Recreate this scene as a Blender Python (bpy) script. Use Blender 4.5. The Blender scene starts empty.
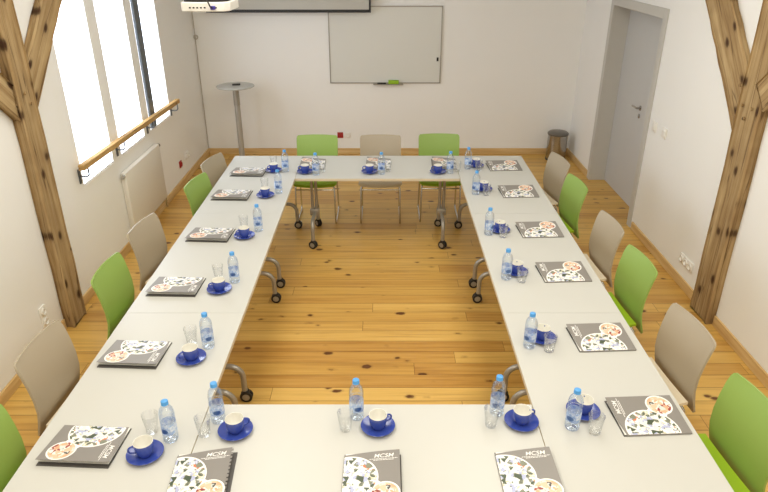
import bpy, bmesh, math, random
from mathutils import Vector, Matrix, Euler
random.seed(7)
PI = math.pi
SC = bpy.context.scene
COL = SC.collection

# ------------------------------------------------------------------ helpers
def lin(c):
    out = []
    for v in c:
        v /= 255.0
        out.append(v/12.92 if v <= .04045 else ((v+.055)/1.055)**2.4)
    return tuple(out)+(1.0,)

class MB:
    """collects shapes into one bmesh; every shape may take a material index"""
    def __init__(s): s.bm = bmesh.new()
    def _mi(s, faces, mi):
        for f in faces: f.material_index = mi
    def box(s, a, b, mi=0, bev=0, M=None, seg=2):
        t = bmesh.new()
        bmesh.ops.create_cube(t, size=1)
        for v in t.verts:
            v.co = Vector(((a[i]+b[i])/2 + v.co[i]*(b[i]-a[i]) for i in range(3)))
        if bev: bmesh.ops.bevel(t, geom=list(t.edges), offset=bev, segments=seg, affect='EDGES', profile=.5)
        s._merge(t, mi, M); return s
    def _merge(s, t, mi=0, M=None):
        if M is not None: bmesh.ops.transform(t, matrix=M, verts=t.verts)
        mp = {}
        for v in t.verts: mp[v] = s.bm.verts.new(v.co)
        for f in t.faces:
            try:
                nf = s.bm.faces.new([mp[v] for v in f.verts]); nf.material_index = mi
            except ValueError: pass
        t.free()
    def tube(s, pts, r, seg=10, mi=0, cap=True, squash=None):
        pts = [Vector(p) for p in pts]; n = len(pts)
        rs = r if isinstance(r, (list, tuple)) else [r]*n
        rings = []; up = None
        for i, p in enumerate(pts):
            if i == 0: d = pts[1]-pts[0]
            elif i == n-1: d = pts[-1]-pts[-2]
            else: d = (pts[i+1]-p).normalized()+(p-pts[i-1]).normalized()
            d.normalize()
            if up is None:
                up = Vector((0, 0, 1)) if abs(d.z) < .9 else Vector((1, 0, 0))
            a = d.cross(up)
            if a.length < 1e-5: a = d.orthogonal()
            a.normalize(); b = a.cross(d).normalized(); up = b
            rings.append([s.bm.verts.new(p+(a*math.cos(2*PI*k/seg)+b*math.sin(2*PI*k/seg))*rs[i]) for k in range(seg)])
        for i in range(n-1):
            for k in range(seg):
                f = s.bm.faces.new((rings[i][k], rings[i+1][k], rings[i+1][(k+1) % seg], rings[i][(k+1) % seg])); f.material_index = mi
        if cap:
            f = s.bm.faces.new(rings[0]); f.material_index = mi
            f = s.bm.faces.new(rings[-1][::-1]); f.material_index = mi
        return s
    def lathe(s, prof, seg=24, mi=0, M=None):
        """prof: list of (r, z) or (r, z, mat)"""
        t = bmesh.new(); rings = []
        for p in prof:
            if p[0] < 1e-6: rings.append([t.verts.new((0, 0, p[1]))])
            else: rings.append([t.verts.new((p[0]*math.cos(2*PI*k/seg), p[0]*math.sin(2*PI*k/seg), p[1])) for k in range(seg)])
        mats = []
        for i in range(len(prof)-1):
            A, B = rings[i], rings[i+1]; m = prof[i+1][2] if len(prof[i+1]) > 2 else mi
            for k in range(seg):
                k2 = (k+1) % seg
                if len(A) == 1 and len(B) == 1: continue
                if len(A) == 1: f = t.faces.new((A[0], B[k2], B[k]))
                elif len(B) == 1: f = t.faces.new((A[k], A[k2], B[0]))
                else: f = t.faces.new((A[k], A[k2], B[k2], B[k]))
                f.material_index = m
        if M is not None: bmesh.ops.transform(t, matrix=M, verts=t.verts)
        mp = {v: s.bm.verts.new(v.co) for v in t.verts}
        for f in t.faces:
            nf = s.bm.faces.new([mp[v] for v in f.verts]); nf.material_index = f.material_index
        t.free(); return s
    def prism(s, poly, z0, z1, mi=0, zf=None, M=None):
        """vertical prism of a 2D polygon; zf(x,y) is added to z"""
        t = bmesh.new()
        zf = zf or (lambda x, y: 0)
        lo = [t.verts.new((x, y, z0+zf(x, y))) for x, y in poly]
        hi = [t.verts.new((x, y, z1+zf(x, y))) for x, y in poly]
        t.faces.new(lo[::-1]); t.faces.new(hi); n = len(poly)
        for i in range(n): t.faces.new((lo[i], lo[(i+1) % n], hi[(i+1) % n], hi[i]))
        s._merge(t, mi, M); return s
    def build(s, name, mats, parent=None, smooth=40, bevel=0):
        bmesh.ops.recalc_face_normals(s.bm, faces=s.bm.faces)
        me = bpy.data.meshes.new(name); s.bm.to_mesh(me); s.bm.free()
        for m in (mats if isinstance(mats, (list, tuple)) else [mats]): me.materials.append(m)
        if smooth:
            for p in me.polygons: p.use_smooth = True
            me.set_sharp_from_angle(angle=math.radians(smooth))
        o = bpy.data.objects.new(name, me); COL.objects.link(o)
        if parent: o.parent = parent
        if bevel:
            b = o.modifiers.new('bevel', 'BEVEL'); b.width = bevel; b.segments = 2; b.limit_method = 'ANGLE'
        return o

def tag(o, label, cat, group=None):
    o['label'] = label; o['category'] = cat
    if group: o['group'] = group
    return o
def thing(name, label, cat, loc=(0, 0, 0), rz=0, group=None):
    o = bpy.data.objects.new(name, None); COL.objects.link(o)
    o.empty_display_size = .05
    o.location = loc; o.rotation_euler = (0, 0, rz)
    return tag(o, label, cat, group)
def struct(o):
    o['kind'] = 'structure'; return o
def dup(root, label, loc, rz=0, group=None):
    r = root.copy(); COL.objects.link(r); r.location = loc; r.rotation_euler = (0, 0, rz); r['label'] = label
    if group: r['group'] = group
    for ch in list(root.children):
        c = ch.copy(); COL.objects.link(c); c.parent = r
        for g in list(ch.children):
            d = g.copy(); COL.objects.link(d); d.parent = c
    return r
def arc(c, r, a0, a1, n, plane='yz', x=0):
    out = []
    for i in range(n+1):
        a = a0+(a1-a0)*i/n
        u, v = c[0]+r*math.cos(a), c[1]+r*math.sin(a)
        out.append((x, u, v) if plane == 'yz' else (u, x, v) if plane == 'xz' else (u, v, x))
    return out

# ------------------------------------------------------------------ materials
class NT:
    def __init__(s, name):
        s.m = bpy.data.materials.new(name); s.m.use_nodes = True
        s.t = s.m.node_tree; s.b = s.t.nodes['Principled BSDF']; s.out = s.t.nodes['Material Output']
    def n(s, typ, **kw):
        x = s.t.nodes.new(typ)
        for k, v in kw.items():
            if k.startswith('i_'):
                x.inputs[k[2:].replace('_', ' ')].default_value = v
            else: setattr(x, k, v)
        return x
    def l(s, a, b): s.t.links.new(a, b)
    def math(s, op, a, b=None):
        x = s.n('ShaderNodeMath', operation=op)
        for i, v in enumerate((a, b)):
            if v is None: continue
            if isinstance(v, (int, float)): x.inputs[i].default_value = v
            else: s.l(v, x.inputs[i])
        return x.outputs[0]
    def ramp(s, fac, stops, interp='LINEAR'):
        r = s.n('ShaderNodeValToRGB'); r.color_ramp.interpolation = interp
        e = r.color_ramp.elements
        while len(e) < len(stops): e.new(.5)
        for x, (p, c) in zip(e, stops): x.position = p; x.color = c
        s.l(fac, r.inputs[0]); return r.outputs[0]
    def mix(s, fac, a, b, mode='MIX'):
        x = s.n('ShaderNodeMix', data_type='RGBA', blend_type=mode)
        if isinstance(fac, (int, float)): x.inputs[0].default_value = fac
        else: s.l(fac, x.inputs[0])
        for i, v in ((6, a), (7, b)):
            if isinstance(v, tuple): x.inputs[i].default_value = v
            else: s.l(v, x.inputs[i])
        return x.outputs[2]
    def coord(s, scale=(1, 1, 1), which='Object'):
        tc = s.n('ShaderNodeTexCoord'); mp = s.n('ShaderNodeMapping'); mp.inputs['Scale'].default_value = scale
        s.l(tc.outputs[which], mp.inputs[0]); return mp.outputs[0]
    def noise(s, vec, scale, detail=3, rough=.55):
        x = s.n('ShaderNodeTexNoise'); x.inputs['Scale'].default_value = scale; x.inputs['Detail'].default_value = detail
        x.inputs['Roughness'].default_value = rough
        if vec is not None: s.l(vec, x.inputs['Vector'])
        return x.outputs['Fac']
    def bump(s, h, strength=.2, dist=.01):
        x = s.n('ShaderNodeBump'); x.inputs['Strength'].default_value = strength; x.inputs['Distance'].default_value = dist
        s.l(h, x.inputs['Height']); s.l(x.outputs[0], s.b.inputs['Normal'])

def plain(name, rgb, rough=.5, metal=0, vary=.06, scale=8, bump=0, spec=.5, coat=0):
    k = NT(name); c = lin(rgb)
    d = tuple(v*(1-vary) for v in c[:3])+(1,)
    f = k.noise(k.coord(), scale)
    k.l(k.mix(f, d, c), k.b.inputs['Base Color'])
    k.b.inputs['Roughness'].default_value = rough; k.b.inputs['Metallic'].default_value = metal
    k.b.inputs['Specular IOR Level'].default_value = spec
    k.b.inputs['Coat Weight'].default_value = coat
    if bump: k.bump(k.noise(k.coord(), 90), bump, .003)
    return k.m

WALL = plain('wall_plaster', (243, 243, 241), .75, vary=.03, scale=2.5, bump=.05, spec=.3)
CEIL = plain('ceiling_paint', (240, 239, 235), .8, vary=.03, scale=2)
GREYPAINT = plain('grey_paint', (196, 194, 188), .5, vary=.02)
LEAFPAINT = plain('door_leaf_paint', (196, 197, 197), .45, vary=.02)
TABLE = plain('white_laminate', (199, 199, 193), .33, vary=.015, scale=3, spec=.4)
EDGE = plain('table_edge_band', (214, 203, 180), .5, vary=.03)
ALU = plain('grey_metal', (168, 164, 156), .38, .55, vary=.05)
CHROME = plain('chrome', (200, 198, 194), .2, 1, vary=.04)
STEEL = plain('brushed_steel', (176, 172, 166), .22, 1, vary=.1, scale=20)
BLACK = plain('black_rubber', (30, 30, 31), .5, vary=.1)
DARKMETAL = plain('dark_metal', (92, 97, 101), .45, .2, vary=.08)
GREEN = plain('green_shell', (144, 175, 88), .42, vary=.04, scale=4)
GREENSEAT = plain('green_seat_pad', (150, 186, 30), .45, vary=.05, scale=5)
BEIGE = plain('beige_shell', (174, 163, 143), .42, vary=.03, scale=4)
BEIGESEAT = plain('beige_seat_pad', (226, 214, 188), .5, vary=.03, scale=5)
WHITEPL = plain('white_plastic', (238, 236, 230), .4, vary=.02)
CREAM = plain('white_enamel', (226, 222, 212), .42, vary=.02)
RED = plain('red_plastic', (170, 46, 44), .45)
LIME = plain('lime_sponge', (146, 186, 40), .8, bump=.4)
BLUECUP = plain('blue_glaze', (58, 78, 164), .14, vary=.06, scale=20, coat=.4)
WHITEGLAZE = plain('white_glaze', (238, 236, 228), .15, vary=.02)
CAPBLUE = plain('bottle_cap_blue', (84, 160, 226), .4)
COVER = plain('grey_card', (136, 132, 127), .42, vary=.03)
DARKCARD = plain('dark_grey_card', (84, 81, 78), .5, vary=.05)
PAPER = plain('white_paper', (236, 234, 228), .6, vary=.02)
PRINTWHITE = plain('white_print', (244, 243, 240), .45, vary=.01)
BOARD = plain('whiteboard_enamel', (222, 223, 218), .25, vary=.015, scale=2)
SCREEN = plain('screen_fabric', (190, 188, 180), .85, vary=.01)
BLUEPLUG = plain('blue_plug', (60, 50, 150), .4)
GREYCABLE = plain('grey_cable', (190, 183, 170), .6)

def floor_mat():
    k = NT('pine_planks'); W = .137
    tc = k.n('ShaderNodeTexCoord'); sp = k.n('ShaderNodeSeparateXYZ'); k.l(tc.outputs['Object'], sp.inputs[0])
    X, Y = sp.outputs[0], sp.outputs[1]
    yr = k.math('DIVIDE', Y, W); row = k.math('FLOOR', yr); fr = k.math('FRACT', yr)
    wn = k.n('ShaderNodeTexWhiteNoise', noise_dimensions='1D'); k.l(row, wn.inputs['W'])
    xo = k.math('ADD', X, k.math('MULTIPLY', wn.outputs['Value'], 7.3))
    xs = k.math('DIVIDE', xo, 2.3); seg = k.math('FLOOR', xs); fx = k.math('FRACT', xs)
    cb = k.n('ShaderNodeCombineXYZ'); k.l(row, cb.inputs[0]); k.l(seg, cb.inputs[1])
    w2 = k.n('ShaderNodeTexWhiteNoise', noise_dimensions='3D'); k.l(cb.outputs[0], w2.inputs['Vector']); tone = w2.outputs['Value']
    # grain
    gv = k.n('ShaderNodeCombineXYZ')
    k.l(k.math('ADD', k.math('MULTIPLY', X, 1.1), k.math('MULTIPLY', tone, 37.)), gv.inputs[0])
    k.l(k.math('MULTIPLY', Y, 26.), gv.inputs[1]); k.l(k.math('MULTIPLY', tone, 11.), gv.inputs[2])
    gn = k.noise(gv.outputs[0], 1.0, 4, .6)
    base = k.ramp(tone, [(0, lin((176, 126, 58))), (.3, lin((206, 162, 84))), (.65, lin((222, 184, 104))), (1, lin((186, 138, 62)))])
    grain = k.ramp(gn, [(.28, lin((146, 96, 36))), (.5, lin((212, 167, 84))), (.72, lin((230, 191, 108)))])
    c = k.mix(.42, base, grain)
    # knots
    kv = k.n('ShaderNodeCombineXYZ')
    k.l(k.math('ADD', k.math('MULTIPLY', X, 4.6), k.math('MULTIPLY', wn.outputs['Value'], 19.)), kv.inputs[0])
    k.l(k.math('MULTIPLY', yr, 1.0), kv.inputs[1])
    dn = k.n('ShaderNodeTexNoise'); dn.inputs['Scale'].default_value = 14
    k.l(tc.outputs['Object'], dn.inputs['Vector'])
    vo = k.n('ShaderNodeTexVoronoi'); vo.inputs['Scale'].default_value = 1.0; vo.inputs['Randomness'].default_value = .9
    k.l(kv.outputs[0], vo.inputs['Vector'])
    dist = k.math('ADD', vo.outputs['Distance'], k.math('MULTIPLY', k.math('SUBTRACT', dn.outputs['Fac'], .5), .24))
    sc = k.n('ShaderNodeSeparateColor'); k.l(vo.outputs['Color'], sc.inputs[0])
    big = k.math('MULTIPLY', k.math('ADD', sc.outputs[0], .25), .105)
    kn = k.math('SUBTRACT', dist, big)
    kf = k.ramp(kn, [(0, (1, 1, 1, 1)), (.035, (.75, .75, .75, 1)), (.06, (.22, .22, .22, 1)), (.13, (0, 0, 0, 1))])
    c = k.mix(kf, c, lin((98, 58, 26)))
    gap = k.math('LESS_THAN', fr, .036); g2 = k.math('LESS_THAN', fx, .0016)
    gg = k.math('MAXIMUM', gap, g2)
    c = k.mix(k.math('MULTIPLY', gg, .65), c, lin((92, 55, 24)))
    k.l(c, k.b.inputs['Base Color'])
    k.b.inputs['Roughness'].default_value = .36
    k.l(k.ramp(gn, [(.2, (.3, .3, .3, 1)), (.8, (.42, .42, .42, 1))]), k.b.inputs['Roughness'])
    k.b.inputs['Specular IOR Level'].default_value = .4
    k.bump(k.math('SUBTRACT', gn, gg), .12, .002)
    return k.m
FLOOR = floor_mat()

def timber_mat(name, a, b, dark, gs=1.0, knots=True):
    k = NT(name)
    v = k.coord((13*gs, 13*gs, .8*gs)); g = k.noise(v, 1.6, 6, .62)
    blot = k.noise(k.coord((1, 1, 1)), 2.6, 3)
    c = k.ramp(g, [(.3, lin(dark)), (.47, lin(a)), (.7, lin(b))])
    c = k.mix(k.ramp(blot, [(.38, (0, 0, 0, 1)), (.68, (.5, .5, .5, 1))]), c, lin(dark))
    if knots:
        nn = k.n('ShaderNodeTexNoise'); nn.inputs['Scale'].default_value = 9
        vo = k.n('ShaderNodeTexVoronoi', voronoi_dimensions='2D'); vo.inputs['Scale'].default_value = 1; vo.inputs['Randomness'].default_value = 1
        sx = k.n('ShaderNodeSeparateXYZ'); k.l(k.coord((1, 5.0, 3.2)), sx.inputs[0])
        cx = k.n('ShaderNodeCombineXYZ'); k.l(k.math('ADD', sx.outputs[1], .5), cx.inputs[0]); k.l(sx.outputs[2], cx.inputs[1]); k.l(cx.outputs[0], vo.inputs['Vector'])
        d = k.math('ADD', vo.outputs['Distance'], k.math('MULTIPLY', k.math('SUBTRACT', nn.outputs['Fac'], .5), .15))
        kf = k.ramp(d, [(.03, (1, 1, 1, 1)), (.085, (.8, .8, .8, 1)), (.13, (.22, .22, .22, 1)), (.21, (0, 0, 0, 1))])
        c = k.mix(kf, c, lin((66, 42, 24)))
    # long drying cracks
    cr = k.noise(k.coord((16, 16, .55)), 1.0, 2, .4)
    crk = k.ramp(cr, [(.485, (0, 0, 0, 1)), (.497, (1, 1, 1, 1)), (.503, (1, 1, 1, 1)), (.515, (0, 0, 0, 1))])
    c = k.mix(k.math('MULTIPLY', crk, .6), c, lin((70, 46, 26)))
    k.l(c, k.b.inputs['Base Color']); k.b.inputs['Roughness'].default_value = .75
    k.b.inputs['Specular IOR Level'].default_value = .25
    k.bump(k.math('SUBTRACT', g, k.math('MULTIPLY', crk, .5)), .35, .008)
    return k.m
TIMBER = timber_mat('old_timber', (170, 143, 101), (196, 172, 130), (128, 100, 66))
RAILWOOD = timber_mat('rail_pine', (190, 154, 98), (206, 172, 116), (166, 128, 76), 1.0, False)
SKIRT = timber_mat('baseboard_pine', (204, 166, 108), (220, 186, 130), (186, 144, 86), 1.0, False)

def clear_mat(name, tint, edge, gl=.25, rough=.03):
    """thin clear wall: see-through with tint, darker towards its outline, glossy glints"""
    k = NT(name)
    lw = k.n('ShaderNodeLayerWeight'); lw.inputs['Blend'].default_value = .22
    col = k.mix(lw.outputs['Facing'], lin(tint), lin(edge))
    tr = k.n('ShaderNodeBsdfTransparent'); k.l(col, tr.inputs['Color'])
    gs = k.n('ShaderNodeBsdfGlossy'); gs.inputs['Roughness'].default_value = rough
    gs.inputs['Color'].default_value = (1, 1, 1, 1)
    fr = k.n('ShaderNodeFresnel'); fr.inputs['IOR'].default_value = 1.4
    f = k.math('MINIMUM', k.math('ADD', k.math('MULTIPLY', fr.outputs[0], .8), .02), gl)
    mx = k.n('ShaderNodeMixShader'); k.l(f, mx.inputs[0]); k.l(tr.outputs[0], mx.inputs[1]); k.l(gs.outputs[0], mx.inputs[2])
    k.l(mx.outputs[0], k.out.inputs['Surface']); k.t.nodes.remove(k.b)
    return k.m
PET = clear_mat('clear_bottle_plastic', (249, 252, 255), (206, 222, 246), .45)
GLASS = clear_mat('drinking_glass', (255, 255, 255), (236, 238, 239), .42)
PANE = clear_mat('window_glass', (250, 252, 255), (235, 240, 245), .3)

def label_mat():
    k = NT('bottle_label')
    n1 = k.noise(k.coord((1, 1, 1)), 55, 3)
    c = k.ramp(n1, [(.36, lin((132, 166, 228))), (.5, lin((182, 206, 242))), (.62, lin((228, 238, 250)))])
    k.l(c, k.b.inputs['Base Color']); k.b.inputs['Roughness'].default_value = .35
    k.b.inputs['Alpha'].default_value = .68
    return k.m
LABEL = label_mat()
EMBLEM = plain('label_emblem', (72, 108, 168), .4, vary=.35, scale=60)

def picture_mat(name, stops, scale, seedv):
    k = NT(name)
    mp = k.n('ShaderNodeMapping'); mp.inputs['Location'].default_value = seedv
    tc = k.n('ShaderNodeTexCoord'); k.l(tc.outputs['Object'], mp.inputs[0])
    vo = k.n('ShaderNodeTexVoronoi'); vo.inputs['Scale'].default_value = scale
    nz = k.n('ShaderNodeTexNoise'); nz.inputs['Scale'].default_value = scale*.55; nz.inputs['Detail'].default_value = 3
    k.l(mp.outputs[0], nz.inputs['Vector'])
    ad = k.n('ShaderNodeMix', data_type='RGBA', blend_type='ADD'); ad.inputs[0].default_value = .03
    k.l(mp.outputs[0], ad.inputs[6]); k.l(nz.outputs['Color'], ad.inputs[7]); k.l(ad.outputs[2], vo.inputs['Vector'])
    sc = k.n('ShaderNodeSeparateColor'); k.l(vo.outputs['Color'], sc.inputs[0])
    f = k.math('ADD', k.math('MULTIPLY', sc.outputs[0], .55), k.math('MULTIPLY', nz.outputs['Fac'], .45))
    c = k.ramp(f, stops, 'CONSTANT')
    k.l(c, k.b.inputs['Base Color']); k.b.inputs['Roughness'].default_value = .4
    return k.m
PIC_TABLE = picture_mat('table_setting_picture', [(0, lin((70, 82, 62))), (.30, lin((128, 132, 112))), (.40, lin((178, 184, 214))), (.47, lin((232, 230, 224))),
      (.60, lin((250, 250, 248))), (.66, lin((206, 202, 176))), (.7, lin((242, 240, 236))), (.78, lin((208, 120, 84)))], 54, (0, 0, 0))
PIC_HANDS = picture_mat('meeting_picture', [(0, lin((84, 78, 72))), (.28, lin((206, 214, 208))), (.38, lin((230, 192, 162))), (.52, lin((222, 170, 136))),
      (.66, lin((240, 234, 226))), (.76, lin((150, 66, 56))), (.82, lin((232, 226, 218)))], 46, (3, 1, 0))

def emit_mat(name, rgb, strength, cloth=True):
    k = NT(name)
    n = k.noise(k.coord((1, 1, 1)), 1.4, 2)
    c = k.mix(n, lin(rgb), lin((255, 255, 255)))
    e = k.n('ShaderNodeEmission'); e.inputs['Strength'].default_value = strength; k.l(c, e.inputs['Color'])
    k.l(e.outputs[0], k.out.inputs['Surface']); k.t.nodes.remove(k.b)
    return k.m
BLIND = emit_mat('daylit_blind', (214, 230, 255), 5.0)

# ------------------------------------------------------------------ the room
LX, RX, BY, FY, CZ = -2.46, 2.56, 8.60, -1.6, 3.35
TH = .25
def box_obj(name, boxes, mat, **kw):
    m = MB()
    for a, b in boxes: m.box(a, b)
    return m.build(name, mat, smooth=0, **kw)

m = MB(); m.box((LX-TH, FY-TH, -.12), (RX+TH+.6, BY+TH, 0)); struct(m.build('floor', FLOOR, smooth=0))
struct(box_obj('ceiling', [((LX-TH, FY-TH, CZ), (RX+TH, BY+TH, CZ+.12))], CEIL))
struct(box_obj('wall_back', [((LX-TH, BY, 0), (RX+TH, BY+TH, CZ))], WALL))
struct(box_obj('wall_front', [((LX-TH, FY-TH, 0), (RX+TH, FY, CZ))], WALL))
# left wall with three tall openings
WZ0, WZ1 = .875, 2.62
OP = [(4.925, 5.550), (5.745, 6.385), (6.57, 7.25)]
bx = [((LX-TH, FY, 0), (LX, OP[0][0], CZ)), ((LX-TH, OP[2][1], 0), (LX, BY, CZ))]
for i in range(2): bx.append(((LX-TH, OP[i][1], 0), (LX, OP[i+1][0], CZ)))
for a, b in OP:
    bx.append(((LX-TH, a, 0), (LX, b, WZ0))); bx.append(((LX-TH, a, WZ1), (LX, b, CZ)))
struct(box_obj('wall_left', bx, WALL))
# right wall with the door recess
DY0, DY1, DZ = 6.14, 7.54, 2.06
RD = .19
struct(box_obj('wall_right', [((RX, FY, 0), (RX+TH, DY0, CZ)), ((RX, DY1, 0), (RX+TH, BY, CZ)), ((RX, DY0, DZ), (RX+TH, DY1, CZ))], WALL))
# baseboards
H_ = .085; D_ = .018
def board(name, a, b):
    L = b-a
    m = MB(); m.box((0, 0, -L/2), (D_, H_, L/2), bev=.004)
    return m
def baseboard(name, segs, axis):
    m = MB()
    for (x0, y0, x1, y1) in segs: m.box((x0, y0, 0), (x1, y1, H_), bev=.004)
    o = m.build(name, SKIRTH if axis == 'x' else SKIRTY, smooth=0); return struct(o)
def horiz_wood(name, axis, a, b, dark):
    k = NT(name)
    v = k.coord((.8, 14, 14) if axis == 'x' else (14, .8, 14)); g = k.noise(v, 1.6, 5, .6)
    c = k.ramp(g, [(.3, lin(dark)), (.5, lin(a)), (.7, lin(b))])
    k.l(c, k.b.inputs['Base Color']); k.b.inputs['Roughness'].default_value = .45; return k.m
SKIRTH = horiz_wood('baseboard_pine_across', 'x', (212, 178, 122), (226, 198, 146), (192, 154, 98))
SKIRTY = horiz_wood('baseboard_pine_along', 'y', (212, 178, 122), (226, 198, 146), (192, 154, 98))
baseboard('baseboard_back', [(LX, BY-D_, RX, BY)], 'x')
baseboard('baseboard_left', [(LX, FY, LX+D_, 4.15), (LX, 4.38, LX+D_, BY-D_)], 'y')
baseboard('baseboard_right', [(RX-D_, FY, RX, 4.2), (RX-D_, 4.5, RX, 6.02), (RX-D_, 7.63, RX, BY-D_)], 'y')

# windows: white frame, glass; the first two have a drawn white blind, the third a dark grey stile
WHITEFRAME = WHITEPL
for i, (a, b) in enumerate(OP):
    m = MB(); x0, x1 = LX-.20, LX-.15; w = .05
    m.box((x0, a, WZ0), (x1, b, WZ0+w)); m.box((x0, a, WZ1-w), (x1, b, WZ1)); m.box((x0, a, WZ0+w), (x1, a+w, WZ1-w)); m.box((x0, b-w, WZ0+w), (x1, b, WZ1-w))
    fr = struct(m.build('window_%d' % (i+1), WHITEFRAME, smooth=0))
    m = MB(); m.box((LX-.178, a+w-.005, WZ0+w-.005), (LX-.172, b-w+.005, WZ1-w+.005)); m.build('glass_pane', PANE, fr, smooth=0)
    m = MB(); m.box((LX-.15, a+.002, WZ0), (LX-.004, b-.002, WZ0+.012), bev=.003); m.build('sill', WHITEPL, fr, smooth=0)
    if i < 2:
        m = MB(); m.box((LX-.012, a+.003, WZ0+.014), (LX-.009, b-.003, WZ1-.05)); m.build('roller_blind', BLIND, fr, smooth=0)
        m = MB(); m.tube([(LX-.03, a+.004, WZ1-.03), (LX-.03, b-.004, WZ1-.03)], .02, 12); m.build('blind_roller', WHITEPL, fr)
    else:
        # the third window stands open: dark sash stile near the wall face, no blind, a glowing sheet added behind for the bright sky
        m = MB(); m.box((LX-.03, 6.65, WZ0+.014), (LX-.004, 6.79, WZ1-.02), bev=.004)
        st = m.build('dark_stile', DARKMETAL, fr, smooth=0); st['label'] = 'dark grey window stile'
        m = MB()
        for z in (1.20, 1.46, 1.72, 1.95, 2.2):
            m.tube([(LX+.004, 6.63, z), (LX+.004, 6.66, z)], .006, 8)
        m.build('catch', DARKMETAL, fr)
        m = MB(); m.box((LX-.148, a+.003, WZ0+.014), (LX-.144, b-.003, WZ1-.05)); m.build('roller_blind', BLIND, fr, smooth=0)

# door: grey steel casing around a shallow recess, pale leaf at its back
m = MB(); cw = .078; pr = .014
m.box((RX-pr, DY0-cw, 0), (RX+RD, DY0, DZ+cw)); m.box((RX-pr, DY1, 0), (RX+RD, DY1+cw, DZ+cw)); m.box((RX-pr, DY0, DZ), (RX+RD, DY1, DZ+cw))
# the casing lines the opening, so cut it back to the wall thickness by keeping only thin plates
m.bm.free(); m = MB()
t = .012
for y0, y1 in ((DY0-cw, DY0+t), (DY1-t, DY1+cw)): m.box((RX-pr, y0, 0), (RX-.001, y1, DZ+cw), bev=.003)
m.box((RX-pr, DY0+t, DZ-t), (RX-.001, DY1-t, DZ+cw), bev=.003)
m.box((RX-.001, DY0+.0005, 0), (RX+RD, DY0+t, DZ-t)); m.box((RX-.001, DY1-t, 0), (RX+RD, DY1-.0005, DZ-t)); m.box((RX-.001, DY0+t, DZ-t), (RX+RD, DY1-t, DZ-.0005))
door = struct(m.build('door_1', GREYPAINT, smooth=0))
m = MB(); m.box((RX+RD-.012, DY0+t+.003, .006), (RX+RD+.035, DY1-t-.003, DZ-t-.003), bev=.002)
leaf = m.build('door_leaf', LEAFPAINT, door, smooth=0)
m = MB(); hx = RX+RD-.012; hy, hz = 6.78, 1.075
R90 = Matrix.Translation((hx, hy, hz)) @ Matrix.Rotation(-PI/2, 4, 'Y')
m.lathe([(0, -.002), (.026, -.002), (.026, .008), (.012, .012), (.010, .045), (0, .047)], 16, M=R90)
m.tube([(hx-.04, hy, hz), (hx-.045, hy+.03, hz+.002), (hx-.045, hy+.125, hz)], .0095, 10)
m.build('door_handle', STEEL, leaf)
m = MB(); R91 = Matrix.Translation((hx, hy, hz-.085)) @ Matrix.Rotation(-PI/2, 4, 'Y')
m.lathe([(0, -.002), (.025, -.002), (.025, .007), (.010, .009), (0, .016)], 16, M=R91); m.build('lock_plate', STEEL, leaf)

# ------------------------------------------------------------------ timber frames
def beam(name, parent, p0, p1, w, d, roll_axis_x=True, jitter=.006, endcut=None, nz=14):
    """beam from p0 to p1 (axis in the Y-Z plane); w across in that plane, d along X; local Z is its length"""
    p0, p1 = Vector(p0), Vector(p1); L = (p1-p0).length; dirv = (p1-p0).normalized()
    rng = random.Random(int(p0.y*1000)+int(p1.z*777)+int(p0.x*10))
    bm = bmesh.new(); rings = []
    sec = []
    c = .012
    for sx, sy in ((-1, -1), (1, -1), (1, 1), (-1, 1)):
        for k in range(2):
            cx = c if (k == 0) == (sx*sy > 0) else 0; cy = c if cx == 0 else 0
            sec.append((sx*(d/2-cx), sy*(w/2-cy)))
    off = [0.0]*len(sec)
    for i in range(nz+1):
        z = L*i/nz
        dx, dy = rng.uniform(-1, 1)*jitter, rng.uniform(-1, 1)*jitter
        rings.append([bm.verts.new((x*(1+rng.uniform(-1, 1)*.02)+0*dx, y+dy+rng.uniform(-1, 1)*jitter*.5, z)) for x, y in sec])
    n = len(sec)
    for i in range(nz):
        for k in range(n): bm.faces.new((rings[i][k], rings[i][(k+1) % n], rings[i+1][(k+1) % n], rings[i+1][k]))
    bm.faces.new(rings[0][::-1]); bm.faces.new(rings[-1])
    mb = MB(); mb.bm.free(); mb.bm = bm
    o = mb.build(name, TIMBER, parent, smooth=30)
    o.location = p0
    o.rotation_euler = (math.atan2(-(dirv.y), dirv.z), 0, 0)
    return o

def pegs(name, parent, pts, x, side):
    for y, z in pts:
        m = MB(); m.tube([(x, y, z), (x+side*.012, y, z)], .012, 8); m.build(name, TIMBER, parent)

tl = thing('timber_post', 'rough timber post with knee braces against the left wall before the windows', 'timber post', (0, 0, 0), group=None)
px_ = LX+.036
beam('post', tl, (px_, 4.265, 0), (px_, 4.265, CZ-.001), .225, .082)
beam('brace', tl, (LX+.031, 4.225, 1.635), (LX+.031, 5.47, 2.815), .23, .062)
beam('brace', tl, (LX+.031, 4.24, 1.66), (LX+.031, 3.20, 2.66), .19, .062)
pegs('peg', tl, [(4.29, 1.70), (4.24, 1.78)], LX+.077, 1)
tr_ = thing('timber_post', 'rough timber post with knee braces against the right wall near the door', 'timber post', (0, 0, 0))
beam('post', tr_, (RX-.030, 4.345, 0), (RX-.030, 4.345, CZ-.001), .285, .078)
beam('brace', tr_, (RX-.028, 4.345, 1.505), (RX-.028, 5.625, 2.795), .315, .056)
beam('brace', tr_, (RX-.046, 4.20, 1.76), (RX-.046, 3.35, 2.60), .22, .11)
pegs('peg', tr_, [(4.42, 1.66), (4.50, 1.78), (4.36, 1.58), (4.30, 1.66)], RX-.068, -1)

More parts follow.
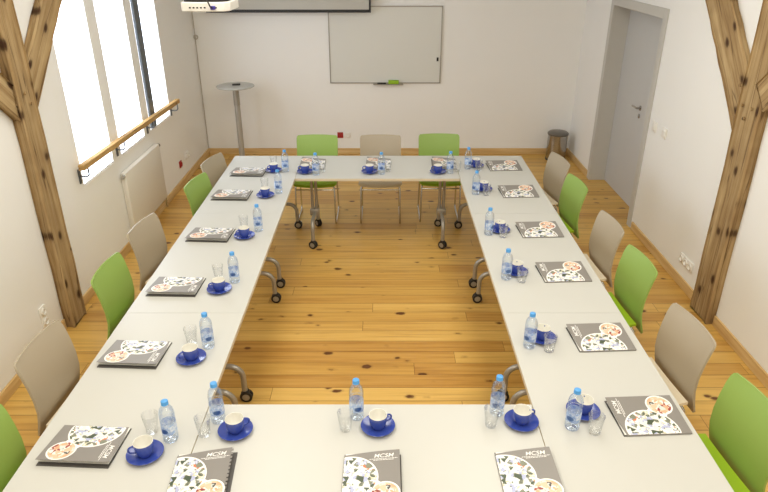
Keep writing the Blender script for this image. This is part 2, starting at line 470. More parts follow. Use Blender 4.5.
# ------------------------------------------------------------------ handrail, radiator, sockets
hr = thing('handrail', 'square pine handrail on dark brackets along the windows', 'handrail', (LX, 4.76, 0))
z0, z1, L = 1.085, 1.035, 2.56
m = MB(); m.box((-.024, -.024, 0), (.024, .024, L+.0), bev=.006)
rl = m.build('rail', RAILWOOD, hr, smooth=0); rl.location = (.085, 0, z0); rl.rotation_euler = (-PI/2-math.atan2(z0-z1, L), 0, 0)
for y in (.11, .89, 1.71, 2.52):
    zz = z0+(z1-z0)*y/L
    m = MB(); m.box((.0005, y-.016, zz-.165), (.010, y+.016, zz-.045), bev=.002)
    pts = [(.008, y, zz-.105), (.06, y, zz-.105)]+arc((.06, zz-.08), .025, -PI/2, 0, 5, 'xz', y)+[(.085, y, zz-.02)]
    m.tube(pts, .007, 8); m.build('bracket', DARKMETAL, hr)

rd = thing('radiator', 'flat white panel radiator on the left wall below the handrail', 'radiator', (LX, 6.11, 0))
m = MB(); m.box((.026, -.49, .13), (.056, .49, .733), bev=.005); m.build('front_panel', CREAM, rd, smooth=30)
m = MB(); m.box((.003, -.485, .14), (.0255, .485, .725), bev=.003); m.build('back_panel', CREAM, rd, smooth=30)
m = MB(); m.box((.006, -.485, .7335), (.055, .485, .738))
for i in range(24): m.box((.012, -.475+i*.04, .738), (.049, -.475+i*.04+.026, .7398))
m.build('top_grille', CREAM, rd, smooth=0)
for y, mt in ((-.50, CHROME), (.505, BLACK)):
    m = MB(); m.tube([(.035, y-.018, .712), (.035, y+.018, .712)], .019, 12); m.build('valve', mt, rd)
m = MB(); m.tube([(.035, .48, .16), (.035, .515, .12), (.03, .52, .09), (.03, .52, .002)], .009, 8); m.build('pipe', CHROME, rd)

def socket(wall, y, z, label, n=1, vertical=False, col=None, sz=.082, cat='socket', name='wall_socket', rnd=False):
    if wall == 'back': o = thing(name, label, cat, (y, BY, z)); o.rotation_euler = (0, 0, -PI/2)
    elif wall == 'left': o = thing(name, label, cat, (LX, y, z))
    else: o = thing(name, label, cat, (RX, y, z)); o.rotation_euler = (0, 0, PI)
    for i in range(n):
        dy = 0 if vertical else (i-(n-1)/2)*sz; dz = (i-(n-1)/2)*sz if vertical else 0
        m = MB(); m.box((0, dy-sz/2+.001, dz-sz/2+.001), (.012, dy+sz/2-.001, dz+sz/2-.001), bev=.004); f = m.build('face_plate', col or WHITEPL, o, smooth=30)
        M = Matrix.Translation((.012, dy, dz)) @ Matrix.Rotation(PI/2, 4, 'Y')
        m = MB()
        if cat == 'socket':
            m.lathe([(.026, 0), (.028, .010), (.022, .011), (.020, .002), (0, .002)], 20, M=M); m.tube([(.013, dy, dz+.01), (.022, dy, dz+.01)], .003, 8)
            m.build('socket_ring', col or WHITEPL, f)
        else:
            m.box((.011, dy-.026, dz-.026), (.020, dy+.026, dz+.026), bev=.003); m.build('rocker', WHITEPL, f, smooth=30)
    return o
socket('left', 3.92, .25, 'white double wall socket low on the left wall, before the timber post', 2, True)
socket('left', 7.34, .265, 'red wall socket low on the left wall past the radiator', 1, False, RED)
socket('left', 7.62, .29, 'white wall socket low on the left wall beyond the red one', 2)
socket('right', 4.80, .235, 'white triple wall socket low on the right wall beyond the timber post', 3)
socket('right', 5.92, 1.105, 'white light switch beside the door casing', 1, cat='switch', name='light_switch', sz=.098)
socket('right', 5.69, 1.105, 'white light switch farther from the door, toward the timber post', 1, cat='switch', name='light_switch', sz=.098)
socket('back', -.61, .27, 'red wall socket low on the back wall behind the far green chair', 1, False, RED)
socket('back', -.51, .27, 'white wall socket just right of the red one on the back wall', 1)

# ------------------------------------------------------------------ back wall furniture
wb = thing('whiteboard', 'large framed whiteboard on the back wall', 'whiteboard', (.01, BY, .98))
m = MB(); m.box((-.72, -.018, .012), (.72, -.002, .955)); m.build('panel', BOARD, wb, smooth=0)
m = MB()
for a, b in (((-.732, 0), (-.718, .967)), ((.718, 0), (.732, .967)), ((-.732, 0), (.732, .013)), ((-.732, .953), (.732, .967))):
    m.box((a[0], -.024, a[1]), (b[0], -.001, b[1]), bev=.002)
m.build('frame', ALU, wb, smooth=0)
m = MB(); m.box((-.16, -.075, -.012), (.24, -.020, -.004), bev=.002); m.build('pen_tray', ALU, wb, smooth=0)
m = MB(); m.tube([(-.055, 0, 0), (.035, 0, 0)], .0085, 10); m.tube([(.035, 0, 0), (.06, 0, 0)], .0095, 10)
mk = tag(m.build('marker', BLACK), 'black marker lying on the whiteboard tray left of the sponge', 'marker'); mk.location = (-.04, BY-.05, .976+.0095)
m = MB(); m.box((-.07, -.021, 0), (.07, .021, .05), bev=.008); sp = tag(m.build('sponge', LIME), 'lime green eraser sponge on the whiteboard tray', 'sponge'); sp.location = (.12, BY-.0485, .9765)
m = MB(); m.box((-.013, -.008, -.025), (.013, 0, .025), bev=.003); mg = tag(m.build('magnet', BLACK), 'small black magnet at the right edge of the whiteboard', 'magnet'); mg.location = (.695, BY-.0182, 1.29)

ps = thing('projector_screen', 'pulled down projector screen with black border above the whiteboard', 'projector screen', (-1.2, 8.45, 1.88))
SW = 1.03
m = MB(); m.box((-SW+.025, -.002, .036), (SW-.025, .002, 1.35)); m.build('screen_fabric', SCREEN, ps, smooth=0)
m = MB(); m.box((-SW, -.003, .01), (SW, .003, .036)); m.box((-SW, -.003, .036), (-SW+.025, .003, 1.35)); m.box((SW-.025, -.003, .036), (SW, .003, 1.35)); b_ = m.build('border', BLACK, ps, smooth=0)
m = MB(); m.tube([(-SW, 0, .006), (SW, 0, .006)], .007, 10); m.build('bottom_bar', BLACK, ps)
m = MB(); m.box((-SW-.06, -.05, 1.35), (SW+.06, .05, CZ-1.88), bev=.01); m.build('roller_case', WHITEPL, ps, smooth=0)

pj = thing('projector', 'white projector hanging from the ceiling before the screen', 'projector', (-1.15, 4.55, 2.275))
m = MB(); poly = [(-.172, -.14), (-.165, -.155), (-.08, -.168), (.07, -.168), (.112, -.158), (.142, -.115), (.145, .13), (-.172, .13)]
m.prism(poly, 0, .058); m.build('body', WHITEPL, pj, smooth=20, bevel=.006)
m = MB(); m.prism([(x*.9, y*.93) for x, y in poly], .0585, .085); m.build('top_cover', BLACK, pj, smooth=20)
m = MB()
for i in range(8): 
    if i != 5: m.box((-.115+i*.024, -.1705, .020), (-.115+i*.024+.012, -.1665, .029))
m.build('ports', BLACK, pj, smooth=0)
m = MB(); m.box((.028, -.196, .014), (.058, -.167, .036), bev=.004); pg_ = m.build('plug', BLUEPLUG, pj, smooth=0)
m = MB(); m.tube([(.043, -.195, .026), (.035, -.215, .035), (.015, -.205, .075), (-.005, -.16, .14), (0, -.06, .35), (0, -.03, CZ-2.28)], .005, 8); m.build('cable', BLACK, pj)
m = MB(); m.tube([(0, 0, .09), (0, 0, CZ-2.276)], .03, 14); m.box((-.09, -.09, .0855), (.09, .09, .10)); m.build('mount', WHITEPL, pj)
R_ = Matrix.Translation((.1, .13, .035)) @ Matrix.Rotation(-PI/2, 4, 'X')
m = MB(); m.lathe([(0, 0), (.03, 0), (.03, .02), (.024, .022), (0, .018)], 18, M=R_); m.build('lens', BLACK, pj)

st = thing('pedestal_stand', 'slim round-topped pedestal stand by the back left corner', 'stand', (-1.86, 8.02, 0))
m = MB(); m.lathe([(0, 1.045), (.225, 1.045), (.235, 1.052), (.235, 1.060), (.23, 1.065), (0, 1.065)], 36); m.build('top', plain('stand_top_grey', (186, 186, 180), .35), st)
m = MB(); m.lathe([(.036, .02), (.036, .80), (.0365, .80), (.0365, 1.045)], 18); m.build('pole', plain('stand_pole_grey', (176, 172, 164), .45, .3), st)
m = MB(); m.lathe([(.0395, .82), (.0395, 1.044), (.037, 1.044), (.037, .82), (.0395, .82)], 18); m.build('collar', ALU, st)
m = MB(); m.lathe([(0, 0), (.2, 0), (.2, .012), (.05, .022), (0, .022)], 30); m.build('base', ALU, st)
m = MB(); m.box((-.05, -.02, 0), (.05, .02, .018), bev=.005); rc = tag(m.build('remote_control', BLACK), 'small black remote control lying on the round stand top', 'remote control'); rc.location = (-1.85, 8.04, 1.0652); rc.rotation_euler = (0, 0, .2)

bn = thing('waste_bin', 'round steel pedal bin in the far right corner', 'bin', (2.33, 8.36, 0))
m = MB(); m.lathe([(0, .004), (.128, .004), (.13, .02), (.13, .345), (0, .345)], 30); m.build('body', STEEL, bn)
m = MB(); m.lathe([(.136, .346), (.139, .352), (.139, .368), (.12, .385), (.06, .395), (0, .397)], 30); m.build('lid', plain('dark_steel', (120, 116, 111), .35, .6), bn)
m = MB(); m.lathe([(.134, 0), (.136, .02), (.1305, .022)], 30); m.build('base_ring', BLACK, bn)
m = MB(); m.box((-.025, -.165, .008), (.025, -.125, .018), bev=.003); m.build('pedal', STEEL, bn, smooth=0)

cb = thing('corner_cable', 'thin cable with a round clip running down the back left corner', 'cable', (LX+.012, BY-.012, 0))
m = MB(); m.tube([(0, 0, .09), (.001, -.001, .8), (0, 0, 1.2), (.002, -.002, 1.57), (0, 0, 2.2), (0, 0, CZ-.002)], .005, 8); m.build('cord', GREYCABLE, cb)
m = MB(); m.lathe([(.018, -.006), (.03, -.006), (.03, .006), (.018, .006), (.018, -.006)], 18, M=Matrix.Translation((.016, -.02, 1.57)) @ Matrix.Rotation(PI/2, 4, 'X')); m.build('clip', GREYCABLE, cb)

# ------------------------------------------------------------------ tables
T = .74
TW, TD = 1.4992, .684
def caster():
    m = MB(); M = Matrix.Rotation(PI/2, 4, 'Y')
    for sx in (-.013, .013):
        Mx = Matrix.Translation((sx, 0, .04)) @ M
        m.lathe([(0, -.009, 1), (.024, -.009, 1), (.026, -.0085, 0), (.038, -.0085, 0), (.04, -.006, 0), (.04, .006, 0), (.038, .0085, 0), (.026, .0085, 0), (.024, .009, 1), (0, .009, 1)], 20, M=Mx)
    m.tube([(0, 0, .04), (0, 0, .088)], .009, 10, mi=0)
    m.tube([(-.024, 0, .04), (.024, 0, .04)], .007, 8, mi=1)
    m.lathe([(0, .066), (.02, .066), (.024, .072), (.022, .084), (0, .084)], 12)
    return m
tb = thing('meeting_table', '', 'table', group='white meeting tables in the square')
m = MB(); m.box((-TW/2, -TD/2, T-.026), (TW/2, TD/2, T-.0015), mi=1, bev=.0006); m.box((-TW/2+.0005, -TD/2+.0005, T-.0018), (TW/2-.0005, TD/2-.0005, T), mi=0)
m.build('tabletop', [TABLE, EDGE], tb, smooth=30)
m = MB(); m.box((-.60, -.02, T-.075), (.60, .02, T-.035), bev=.004); m.build('crossbar', ALU, tb, smooth=30)
cs0 = None
for sx in (-1, 1):
    x = sx*(TW/2-.125)
    m = MB()
    for dx in (-.02, .02): m.tube([(x+dx, 0, T-.03), (x+dx, 0, .27)], .0145, 12)
    m.box((x-.045, -.03, .245), (x+.045, .03, .31), bev=.008)
    m.box((x-.05, -.13, T-.04), (x+.05, .13, T-.0265), bev=.003)
    for s in (-1, 1):
        pts = [(x, 0, .27), (x, s*.14, .268)]+[(x, s*(.175+.085*math.sin(a)), .183+.085*math.cos(a)) for a in [PI/2*i/6 for i in range(7)]]+[(x, s*.260, .12), (x, s*.261, .082)]
        m.tube(pts, .0185, 12)
    lg = m.build('leg', ALU, tb, smooth=50)
    for s in (-1, 1):
        if cs0 is None: cs0 = c = caster().build('caster', [BLACK, ALU], lg, smooth=35)
        else:
            c = cs0.copy(); COL.objects.link(c); c.parent = lg
        c.location = (x, s*.268, 0)
XL, XR = -.813, .685
xl, xr = XL-.346, XR+.346
Y1, Y2, Y3 = 6.17-.75, 6.17-2.25, 6.17-3.75
spots = [((-.064, 5.83), 0, 'white meeting table across the far end, before the back wall chairs'),
         ((xl, Y1), PI/2, 'white meeting table of the left row at the far end by the radiator'),
         ((xl, Y2), PI/2, 'white meeting table in the middle of the left row'),
         ((xl, Y3), PI/2, 'white meeting table of the left row nearest the camera'),
         ((xr, Y1), PI/2, 'white meeting table of the right row at the far end by the door'),
         ((xr, Y2), PI/2, 'white meeting table in the middle of the right row'),
         ((xr, Y3), PI/2, 'white meeting table of the right row nearest the camera'),
         ((-.064, 2.018), 0, 'white meeting table across the near end, bearing three grey folders')]
for i, ((x, y), rz, lab) in enumerate(spots):
    if i == 0: tb.location = (x, y, 0); tb['label'] = lab
    else: dup(tb, lab, (x, y, 0), rz)
for lg in tb.children:
    for j, c in enumerate(lg.children): c.rotation_euler = (0, 0, (1.15, .6)[j] if lg.name[-1] == 'g' else (.9, 1.3)[j])

# ------------------------------------------------------------------ chairs (local: sitter faces +Y, origin under the seat centre)
def sheet(grid, th, mat, name, parent):
    """solid sheet from a grid of points"""
    bm = bmesh.new(); R, C = len(grid), len(grid[0])
    nrm = [[None]*C for _ in range(R)]
    P = [[Vector(p) for p in r] for r in grid]
    for i in range(R):
        for j in range(C):
            du = P[min(i+1, R-1)][j]-P[max(i-1, 0)][j]; dv = P[i][min(j+1, C-1)]-P[i][max(j-1, 0)]
            nrm[i][j] = du.cross(dv).normalized()
    A = [[bm.verts.new(P[i][j]+nrm[i][j]*th/2) for j in range(C)] for i in range(R)]
    B = [[bm.verts.new(P[i][j]-nrm[i][j]*th/2) for j in range(C)] for i in range(R)]
    for i in range(R-1):
        for j in range(C-1):
            bm.faces.new((A[i][j], A[i+1][j], A[i+1][j+1], A[i][j+1])); bm.faces.new((B[i][j], B[i][j+1], B[i+1][j+1], B[i+1][j]))
    for i in range(R-1):
        bm.faces.new((A[i][0], B[i][0], B[i+1][0], A[i+1][0])); bm.faces.new((A[i][C-1], A[i+1][C-1], B[i+1][C-1], B[i][C-1]))
    for j in range(C-1):
        bm.faces.new((A[0][j], A[0][j+1], B[0][j+1], B[0][j])); bm.faces.new((A[R-1][j], B[R-1][j], B[R-1][j+1], A[R-1][j+1]))
    mb = MB(); mb.bm.free(); mb.bm = bm
    return mb.build(name, mat, parent, smooth=50)

def make_chair(shell, pad, color):
    t = thing('stacking_chair', '', 'chair', group=color+' stacking chairs around the tables')
    C = 14
    # seat: profile along y, rounded plan
    g = []
    prof = [(.235, .428), (.228, .440), (.20, .449), (.12, .452), (0, .448), (-.12, .446), (-.188, .450)]
    wid = [.195, .212, .222, .222, .220, .214, .205]
    for (y, z), w in zip(prof, wid):
        g.append([(w*u, y-.02*u*u*(1 if y > .2 else 0), z+.006*u*u) for u in [(-1+2*j/C) for j in range(C+1)]])
    sheet(g, .016, pad, 'seat', t)
    # backrest: bends up from the seat's rear, narrow at the waist and wide at the top, rounded corners, hollow towards the sitter
    g = []
    bp = [(-.240, .385, .200), (-.236, .396, .209), (-.228, .42, .213), (-.215, .47, .214), (-.208, .54, .214), (-.215, .62, .215), (-.233, .70, .216), (-.256, .775, .217), (-.268, .812, .216), (-.275, .831, .210), (-.278, .840, .199)]
    for y, z, w in bp:
        row = []
        for j in range(C+1):
            u = -1+2*j/C
            k = max(0, (z-.47)/.37)
            row.append((w*u, y+.022*u*u*max(0, min(1, k*1.2)), z+(-.004*u*u if z > .8 else 0)))
        g.append(row)
    sheet(g, .011, shell, 'backrest', t)
    for s in (-1, 1):
        x = s*.198; m = MB()
        pts = [(s*.165, -.16, .432), (s*.19, -.165, .425), (x, -.18, .40), (x+s*.006, -.245, .05)]
        pts += [(x+s*.006, -.245+.035-.035*math.cos(a), .045-.035*math.sin(a)) for a in [PI/2*i/5 for i in range(1, 6)]]
        pts += [(x+s*.006, .16+.035*math.sin(a), .045-.035*math.cos(a)) for a in [PI/2*i/5 for i in range(0, 5)]]
        pts += [(x+s*.006, .197, .05), (x, .19, .40), (s*.19, .175, .425), (s*.165, .17, .432)]
        m.tube(pts, .0085, 10); m.build('leg', CHROME, t, smooth=60)
    for y, z in ((.178, .385), (-.175, .385)):
        m = MB(); m.tube([(-.198, y, z), (.198, y, z)], .007, 8); m.build('stretcher', CHROME, t)
    return t
green0 = make_chair(GREEN, GREENSEAT, 'green'); beige0 = make_chair(BEIGE, BEIGESEAT, 'beige')
# position given at the top edge of the back (its middle); the seat lies .295 towards the table
CH = [('B', -.712, 6.60, 'g', -0.00, 'green chair against the far table at its left, below the projector screen'),
      ('B', -.042, 6.60, 'b', -0.00, 'beige chair in the middle of the far table below the whiteboard'),
      ('B', .580, 6.64, 'g', -0.00, 'green chair against the far table at its right'),
      ('L', -1.665, 5.78, 'b', -0.22, 'beige chair at the far end of the left row by the back corner'),
      ('L', -1.660, 5.19, 'g', -0.17, 'green chair of the left row just past the radiator'),
      ('L', -1.800, 4.255, 'b', -0.13, 'beige chair of the left row standing before the radiator'),
      ('L', -1.795, 3.575, 'g', -0.01, 'green chair of the left row beside the timber post'),
      ('L', -1.815, 2.74, 'b', -0.04, 'beige chair of the left row below the white wall socket'),
      ('L', -1.765, 2.055, 'g', -0.03, 'green chair of the left row cut off by the picture edge'),
      ('R', 1.697, 5.80, 'b', 0.16, 'beige chair at the far end of the right row by the bin'),
      ('R', 1.687, 5.16, 'g', 0.11, 'green chair of the right row in front of the door'),
      ('R', 1.705, 4.305, 'b', 0.07, 'beige chair of the right row just nearer than the door casing'),
      ('R', 1.705, 3.695, 'g', 0.07, 'green chair of the right row beside the timber post'),
      ('R', 1.700, 2.925, 'b', 0.10, 'beige chair of the right row nearer than the timber post'),
      ('R', 1.722, 2.275, 'g', 0.09, 'green chair of the right row nearest the camera')]
used = set()
for row, x, y, c, a, lab in CH:
    rz = {'B': PI, 'L': -PI/2, 'R': PI/2}[row]+a
    off = Vector((0, .285, 0)); off.rotate(Euler((0, 0, rz)))
    loc = (x+off.x, y+off.y, 0.0015)
    src = green0 if c == 'g' else beige0
    if c in used: dup(src, lab, loc, rz)
    else: src.location = loc; src.rotation_euler = (0, 0, rz); src['label'] = lab; used.add(c)

# ------------------------------------------------------------------ folders (local: x right, y up the page)
def text_mesh(s, size, shear=.25, bold=.0):
    cu = bpy.data.curves.new('t', 'FONT'); cu.body = s; cu.size = size; cu.shear = shear; cu.align_x = 'CENTER'; cu.extrude = .0001; cu.offset = bold
    o = bpy.data.objects.new('t', cu); COL.objects.link(o)
    dg = bpy.context.evaluated_depsgraph_get(); me = bpy.data.meshes.new_from_object(o.evaluated_get(dg))
    bpy.data.objects.remove(o); return me
FW, FH = .117, .154
def make_folder(notched):
    t = thing('folder', '', 'folder', group='grey printed folders laid out at the places')
    tilt = lambda x, y: .007+.022*max(0, (x+FW))/(2*FW)
    ext = .012 if notched else .002
    m = MB(); m.prism([(-FW, -FH), (FW+ext, -FH), (FW+ext, FH-.004), (-FW, FH-.004)], .0006, .0036); m.build('back_cover', DARKCARD, t, smooth=0)
    m = MB()
    for k in range(4):
        f = .25+.2*k; e = .003*k
        m.prism([(-FW+.004, -FH+.004), (FW-.014-e, -FH+.004), (FW-.014-e, FH-.008), (-FW+.004, FH-.008)], .0040, .0048, zf=lambda x, y, f=f: .0012*f*3+.019*f*max(0, x+FW)/(2*FW)*.9)
    m.build('pages', PAPER, t, smooth=0)
    # cover outline with its arched top edge
    right = []
    if notched:
        n = 15
        for i in range(n):
            y0 = -FH+2*FH*i/n
            right += [(FW, y0), (FW-.0005, y0+.55*2*FH/n), (FW-.008, y0+.62*2*FH/n), (FW-.008, y0+.92*2*FH/n)]
        right.append((FW, FH))
    else: right = [(FW-.004, -FH), (FW-.004, FH)]
    top = [(FW-.004-(2*FW-.004)*i/10, FH-.016*(i/10)**2) for i in range(1, 11)]
    m = MB(); m.prism([(-FW, -FH)]+right+top, 0, .0011, zf=tilt); m.prism([(-FW-.0012, -FH), (-FW, -FH), (-FW, FH-.016), (-FW-.0012, FH-.016)], .0006, .0082)
    cv = m.build('front_cover', COVER, t, smooth=0)
    def circ(cx, cy, r, n=40): return [(max(-FW+.0005, cx+r*math.cos(2*PI*k/n)), max(-FH+.0005, cy+r*math.sin(2*PI*k/n))) for k in range(n)]
    zt = lambda dz: (lambda x, y: tilt(x, y)+.0011+dz)
    A = (-.094, .010, .120); B = (.052, -.076, .060)
    m = MB(); m.prism(circ(*A), 0, .0003, zf=zt(0)); m.prism(circ(*B), 0, .0003, zf=zt(.00001))
    dx, dy = B[0]-A[0], B[1]-A[1]; dl = math.hypot(dx, dy); dx /= dl; dy /= dl; px, py = A[0]+dx*.114, A[1]+dy*.114
    m.prism([(px-dy*a+dx*b, py+dx*a+dy*b) for a, b in ((-.044, -.012), (-.040, .018), (.040, .018), (.044, -.012))], 0, .0003, zf=zt(.00002))
    m.build('white_bubble', PRINTWHITE, cv, smooth=0)
    a2 = (A[0], A[1], A[2]-.007)
    m = MB(); m.prism(circ(*a2), 0, .0003, zf=zt(.0004)); m.build('table_picture', PIC_TABLE, cv, smooth=0)
    m = MB(); m.prism(circ(B[0], B[1], B[2]-.007), 0, .0003, zf=zt(.00045)); m.build('meeting_picture', PIC_HANDS, cv, smooth=0)
    me = text_mesh('MCSM', .030, .2, .0002); me.materials.append(PRINTWHITE)
    for v in me.vertices:
        v.co.x += .046; v.co.y += FH-.040; v.co.z += tilt(v.co.x, 0)+.0016
    lo = bpy.data.objects.new('logo', me); COL.objects.link(lo); lo.parent = cv
    m = MB()
    rng = random.Random(3)
    for (y, xa, xb) in ((FH-.047, -.012, .104), (FH-.054, .004, .088)):
        x = xa
        while x < xb:
            w = rng.uniform(.004, .012); m.prism([(x, y-.0014), (min(x+w, xb), y-.0014), (min(x+w, xb), y+.0014), (x, y+.0014)], 0, .0003, zf=zt(.0001)); x += w+.002
    m.build('tagline', PRINTWHITE, cv, smooth=0)
    return t
fold0 = make_folder(False); foldN = make_folder(True)

# ------------------------------------------------------------------ crockery prototypes
def make_saucer():
    t = thing('saucer', '', 'saucer', group='blue saucers on the tables')
    m = MB(); m.lathe([(0, .003), (.038, .003), (.040, .0005), (.044, .0005), (.046, .004), (.060, .009), (.0745, .0155), (.0765, .0175), (.0750, .0190), (.058, .0125), (.042, .0085), (.030, .0065), (.028, .0055), (0, .0055)], 40)
    o = m.build('saucer', BLUECUP, None, smooth=60); bpy.data.objects.remove(t); return tag(o, '', 'saucer', 'blue saucers on the tables')
def make_cup():
    t = thing('cup', '', 'cup', group='blue coffee cups on their saucers')
    S = 1.17
    K = lambda l: [(a, b*S) for a, b in l]
    m = MB(); m.lathe(K([(0, .002), (.022, .002), (.023, 0), (.026, 0), (.0285, .004), (.0355, .016), (.0390, .034), (.0405, .0575), (.0405, .0585)]), 36); m.build('body', BLUECUP, t, smooth=60)
    m = MB(); m.lathe(K([(.0405, .0585), (.0398, .0597), (.0385, .0592), (.0368, .034), (.0335, .017), (.026, .008), (0, .006)]), 36); m.build('white_inside', WHITEGLAZE, t, smooth=60)
    m = MB(); pts = [(.0375, 0, .056)]+[(.046+.017*math.sin(a), 0, .040+.016*math.cos(a)) for a in [PI*i/8 for i in range(9)]]+[(.0340, 0, .022)]
    m.tube(pts, .0042, 10); m.build('handle', BLUECUP, t, smooth=60)
    return t
def make_bottle():
    t = thing('water_bottle', '', 'bottle', group='small water bottles on the tables'); ZB = .90
    pr = [(0, .006), (.014, .003), (.022, 0), (.029, .002), (.032, .010), (.0325, .022), (.0308, .027), (.0325, .033), (.0325, .048), (.0318, .052), (.0318, .112), (.0325, .116), (.0325, .124), (.0305, .129), (.0325, .134), (.0328, .152), (.0318, .168), (.0285, .183), (.0220, .195), (.0150, .203), (.0130, .207), (.0128, .212), (.0155, .213), (.0155, .215), (.0125, .216), (.0125, .222)]
    pr = [(a, b*ZB) for a, b in pr]
    m = MB(); m.lathe(pr, 28); m.build('body', PET, t, smooth=60)
    m = MB(); m.lathe([(a, b*ZB) for a, b in [(.0323, .053), (.0326, .056), (.0326, .109), (.0323, .111)]], 28); lb = m.build('label', LABEL, t, smooth=60)
    m = MB()
    bm = m.bm
    for sgn in (0,):
        ring = []; c = None
        N = 20
        pts = [(.0330*math.cos(sgn+.52*math.cos(2*PI*k/N)), .0330*math.sin(sgn+.52*math.cos(2*PI*k/N)), .068+.012*math.sin(2*PI*k/N)) for k in range(N)]
        inner = [(.0332*math.cos(sgn+.2*math.cos(2*PI*k/N)), .0332*math.sin(sgn+.2*math.cos(2*PI*k/N)), .068+.006*math.sin(2*PI*k/N)) for k in range(N)]
        o_ = [bm.verts.new(p) for p in pts]; i_ = [bm.verts.new(p) for p in inner]; cc = bm.verts.new((.0333*math.cos(sgn), .0333*math.sin(sgn), .068))
        for k in range(N):
            k2 = (k+1) % N
            bm.faces.new((o_[k], o_[k2], i_[k2], i_[k])); bm.faces.new((i_[k], i_[k2], cc))
    m.build('emblem', EMBLEM, lb, smooth=60)
    m = MB(); m.lathe([(a, b-.222*(1-ZB)) for a, b in [(0, .2325), (.0125, .2325), (.0148, .2310), (.0152, .2285), (.0152, .2165), (.0158, .2160), (.0158, .2135), (.0135, .2135)]], 24); m.build('cap', CAPBLUE, t, smooth=50)
    return t
def make_glass():
    m = MB(); m.lathe([(0, .0005), (.023, .0005), (.0255, .002), (.0265, .008), (.030, .045), (.0355, .094), (.0358, .0955), (.0345, .0955), (.0338, .094), (.0285, .045), (.0245, .013), (.020, .010), (0, .010)], 28)
    return tag(m.build('drinking_glass', GLASS, None, smooth=60), '', 'glass', 'drinking glasses on the tables')
saucer0, cup0, bottle0, glass0 = make_saucer(), make_cup(), make_bottle(), make_glass()

PLACE = {'L1': 'left table row, at its far end', 'L2': 'left table row, second from its far end', 'L3': 'left table row, third from its far end',
         'L4': 'left table row, third from the camera', 'L5': 'left table row, second from the camera', 'L6': 'left table row, nearest the camera',
         'R1': 'right table row, at its far end', 'R2': 'right table row, second from its far end', 'R3': 'right table row, third from its far end',
         'R4': 'right table row, third from the camera', 'R5': 'right table row, second from the camera', 'R6': 'right table row, nearest the camera',
         'B1': 'far cross table, before the left green chair', 'B2': 'far cross table, before the middle beige chair', 'B3': 'far cross table, before the right green chair',
         'N1': 'near cross table, leftmost of three', 'N2': 'near cross table, middle of three', 'N3': 'near cross table, rightmost of three'}
#        folder x, y, rot        saucer          bottle           glass
SEAT = {'L1': (-1.262, 5.655, -3, (-1.037, 5.690), (-0.926, 5.685), (-1.060, 5.845)),
        'L2': (-1.290, 5.060, -2, (-1.007, 5.045), (-0.905, 5.120), (-1.040, 5.220)),
        'L3': (-1.272, 4.250, -3, (-1.022, 4.225), (-0.938, 4.335), (-1.055, 4.385)),
        'L4': (-1.295, 3.475, -2, (-1.020, 3.435), (-0.948, 3.545), (-1.060, 3.590)),
        'L5': (-1.297, 2.755, -3, (-0.997, 2.715), (-0.936, 2.828), (-1.035, 2.865)),
        'L6': (-1.275, 2.085, -3, (-1.004, 2.035), (-0.925, 2.130), (-1.022, 2.180)),
        'R1': (1.138, 5.82, 3, (0.860, 5.835), (0.773, 5.767), (0.868, 5.722)),
        'R2': (1.145, 5.125, 3, (0.843, 5.195), (0.760, 5.092), (0.848, 5.072)),
        'R3': (1.150, 4.325, 3, (0.843, 4.330), (0.750, 4.269), (0.846, 4.220)),
        'R4': (1.157, 3.655, 3, (0.841, 3.665), (0.761, 3.588), (0.852, 3.545)),
        'R5': (1.168, 2.900, 3, (0.839, 2.900), (0.754, 2.829), (0.850, 2.790)),
        'R6': (1.188, 2.270, 3, (0.893, 2.305), (0.816, 2.205), (0.906, 2.172)),
        'B1': (-.695, 5.885, 181, (-0.740, 5.655), (-0.632, 5.590), (-0.580, 5.680)),
        'B2': (-.060, 5.895, 179, (-0.140, 5.655), (-0.028, 5.610), (0.032, 5.690)),
        'B3': (.575, 5.895, 178, (0.498, 5.655), (0.608, 5.640), (0.682, 5.690)),
        'N1': (-.738, 1.890, 4, (-0.655, 2.177), (-0.748, 2.250), (-0.788, 2.160)),
        'N2': (-.050, 1.885, 0, (-0.029, 2.202), (-0.126, 2.273), (-0.172, 2.193)),
        'N3': (.583, 1.898, 1, (0.613, 2.234), (0.512, 2.298), (0.474, 2.218))}
first = {}
def put(src, key, label, loc, rz):
    if key in first: return dup(src, label, loc, rz)
    first[key] = 1; src.location = loc; src.rotation_euler = (0, 0, rz); src['label'] = label; return src
rng = random.Random(11)
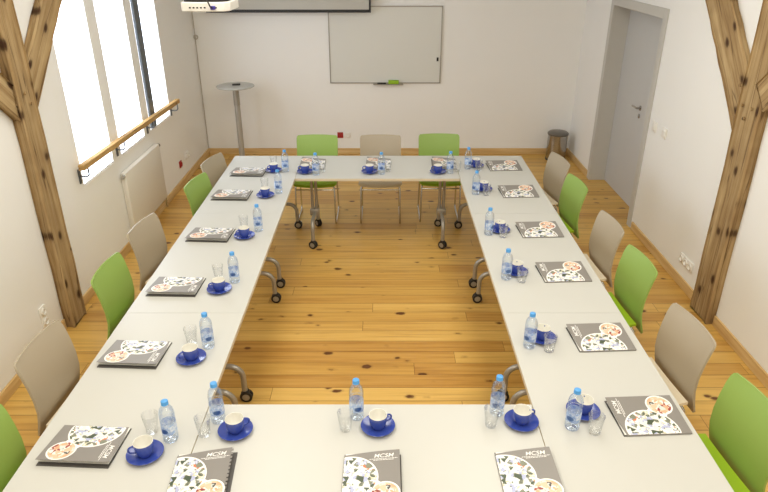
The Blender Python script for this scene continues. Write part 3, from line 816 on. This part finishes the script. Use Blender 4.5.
for k, (fx, fy, fr, sa, bo, gl) in SEAT.items():
    row = k[0]; P = PLACE[k]
    if row == 'R': sa, bo, gl = [(q[0]+.016, q[1]) for q in (sa, bo, gl)]
    base = {'L': -PI/2, 'R': PI/2, 'B': 0, 'N': 0}[row]
    if k == 'N1': put(foldN, 'fn', 'grey printed folder with notched edge on the '+P, (fx, fy, T), math.radians(fr))
    else: put(fold0, 'f', 'grey printed folder on the '+P, (fx, fy, T), base+math.radians(fr))
    put(saucer0, 's', 'blue saucer on the '+P, (sa[0], sa[1], T), 0)
    ha = {'L': 215, 'R': 75, 'B': 190, 'N': 20}[row]+rng.uniform(-14, 14)
    put(cup0, 'c', 'blue coffee cup on the '+P, (sa[0], sa[1], T+.0056), math.radians(ha))
    put(bottle0, 'b', 'blue-capped water bottle on the '+P, (bo[0], bo[1], T), math.radians(-90+rng.uniform(-50, 50)))
    put(glass0, 'g', 'empty drinking glass on the '+P, (gl[0], gl[1], T), 0)

# ------------------------------------------------------------------ light, sky, camera
def area(name, loc, rot, sx, sy, power, rgb):
    l = bpy.data.lights.new(name, 'AREA'); l.shape = 'RECTANGLE'; l.size = sx; l.size_y = sy; l.energy = power; l.color = lin(rgb)[:3]
    o = bpy.data.objects.new(name, l); COL.objects.link(o); o.location = loc; o.rotation_euler = rot; return o
for i, (x, y) in enumerate(((-1.0, .1), (1.0, .1), (-1.0, 2.1), (1.0, 2.1), (-1.0, 4.1), (1.0, 4.1))):
    area('ceiling_lamp', (x, y, CZ-.03), (0, 0, 0), .9, 1.6, 23.5, (254, 250, 239))
w = bpy.data.worlds.new('sky'); SC.world = w; w.use_nodes = True
bg = w.node_tree.nodes['Background']; bg.inputs['Color'].default_value = (.86, .93, 1, 1); bg.inputs['Strength'].default_value = 3.0

cam = bpy.data.cameras.new('camera'); co = bpy.data.objects.new('camera', cam); COL.objects.link(co)
co.location = (0, 0, 2.69); co.rotation_euler = (math.radians(90-25.6), 0, 0)
cam.sensor_width = 36; cam.lens = 637/768*36; cam.clip_start = .05; cam.shift_x = -.5/768
SC.camera = co
vs = SC.view_settings; vs.view_transform = 'Standard'; vs.look = 'None'; vs.exposure = .1; vs.gamma = 1; vs.use_curve_mapping = False
SC.cycles.max_bounces = 10; SC.cycles.transparent_max_bounces = 24; SC.cycles.diffuse_bounces = 5
SC.cycles.sample_clamp_indirect = 6
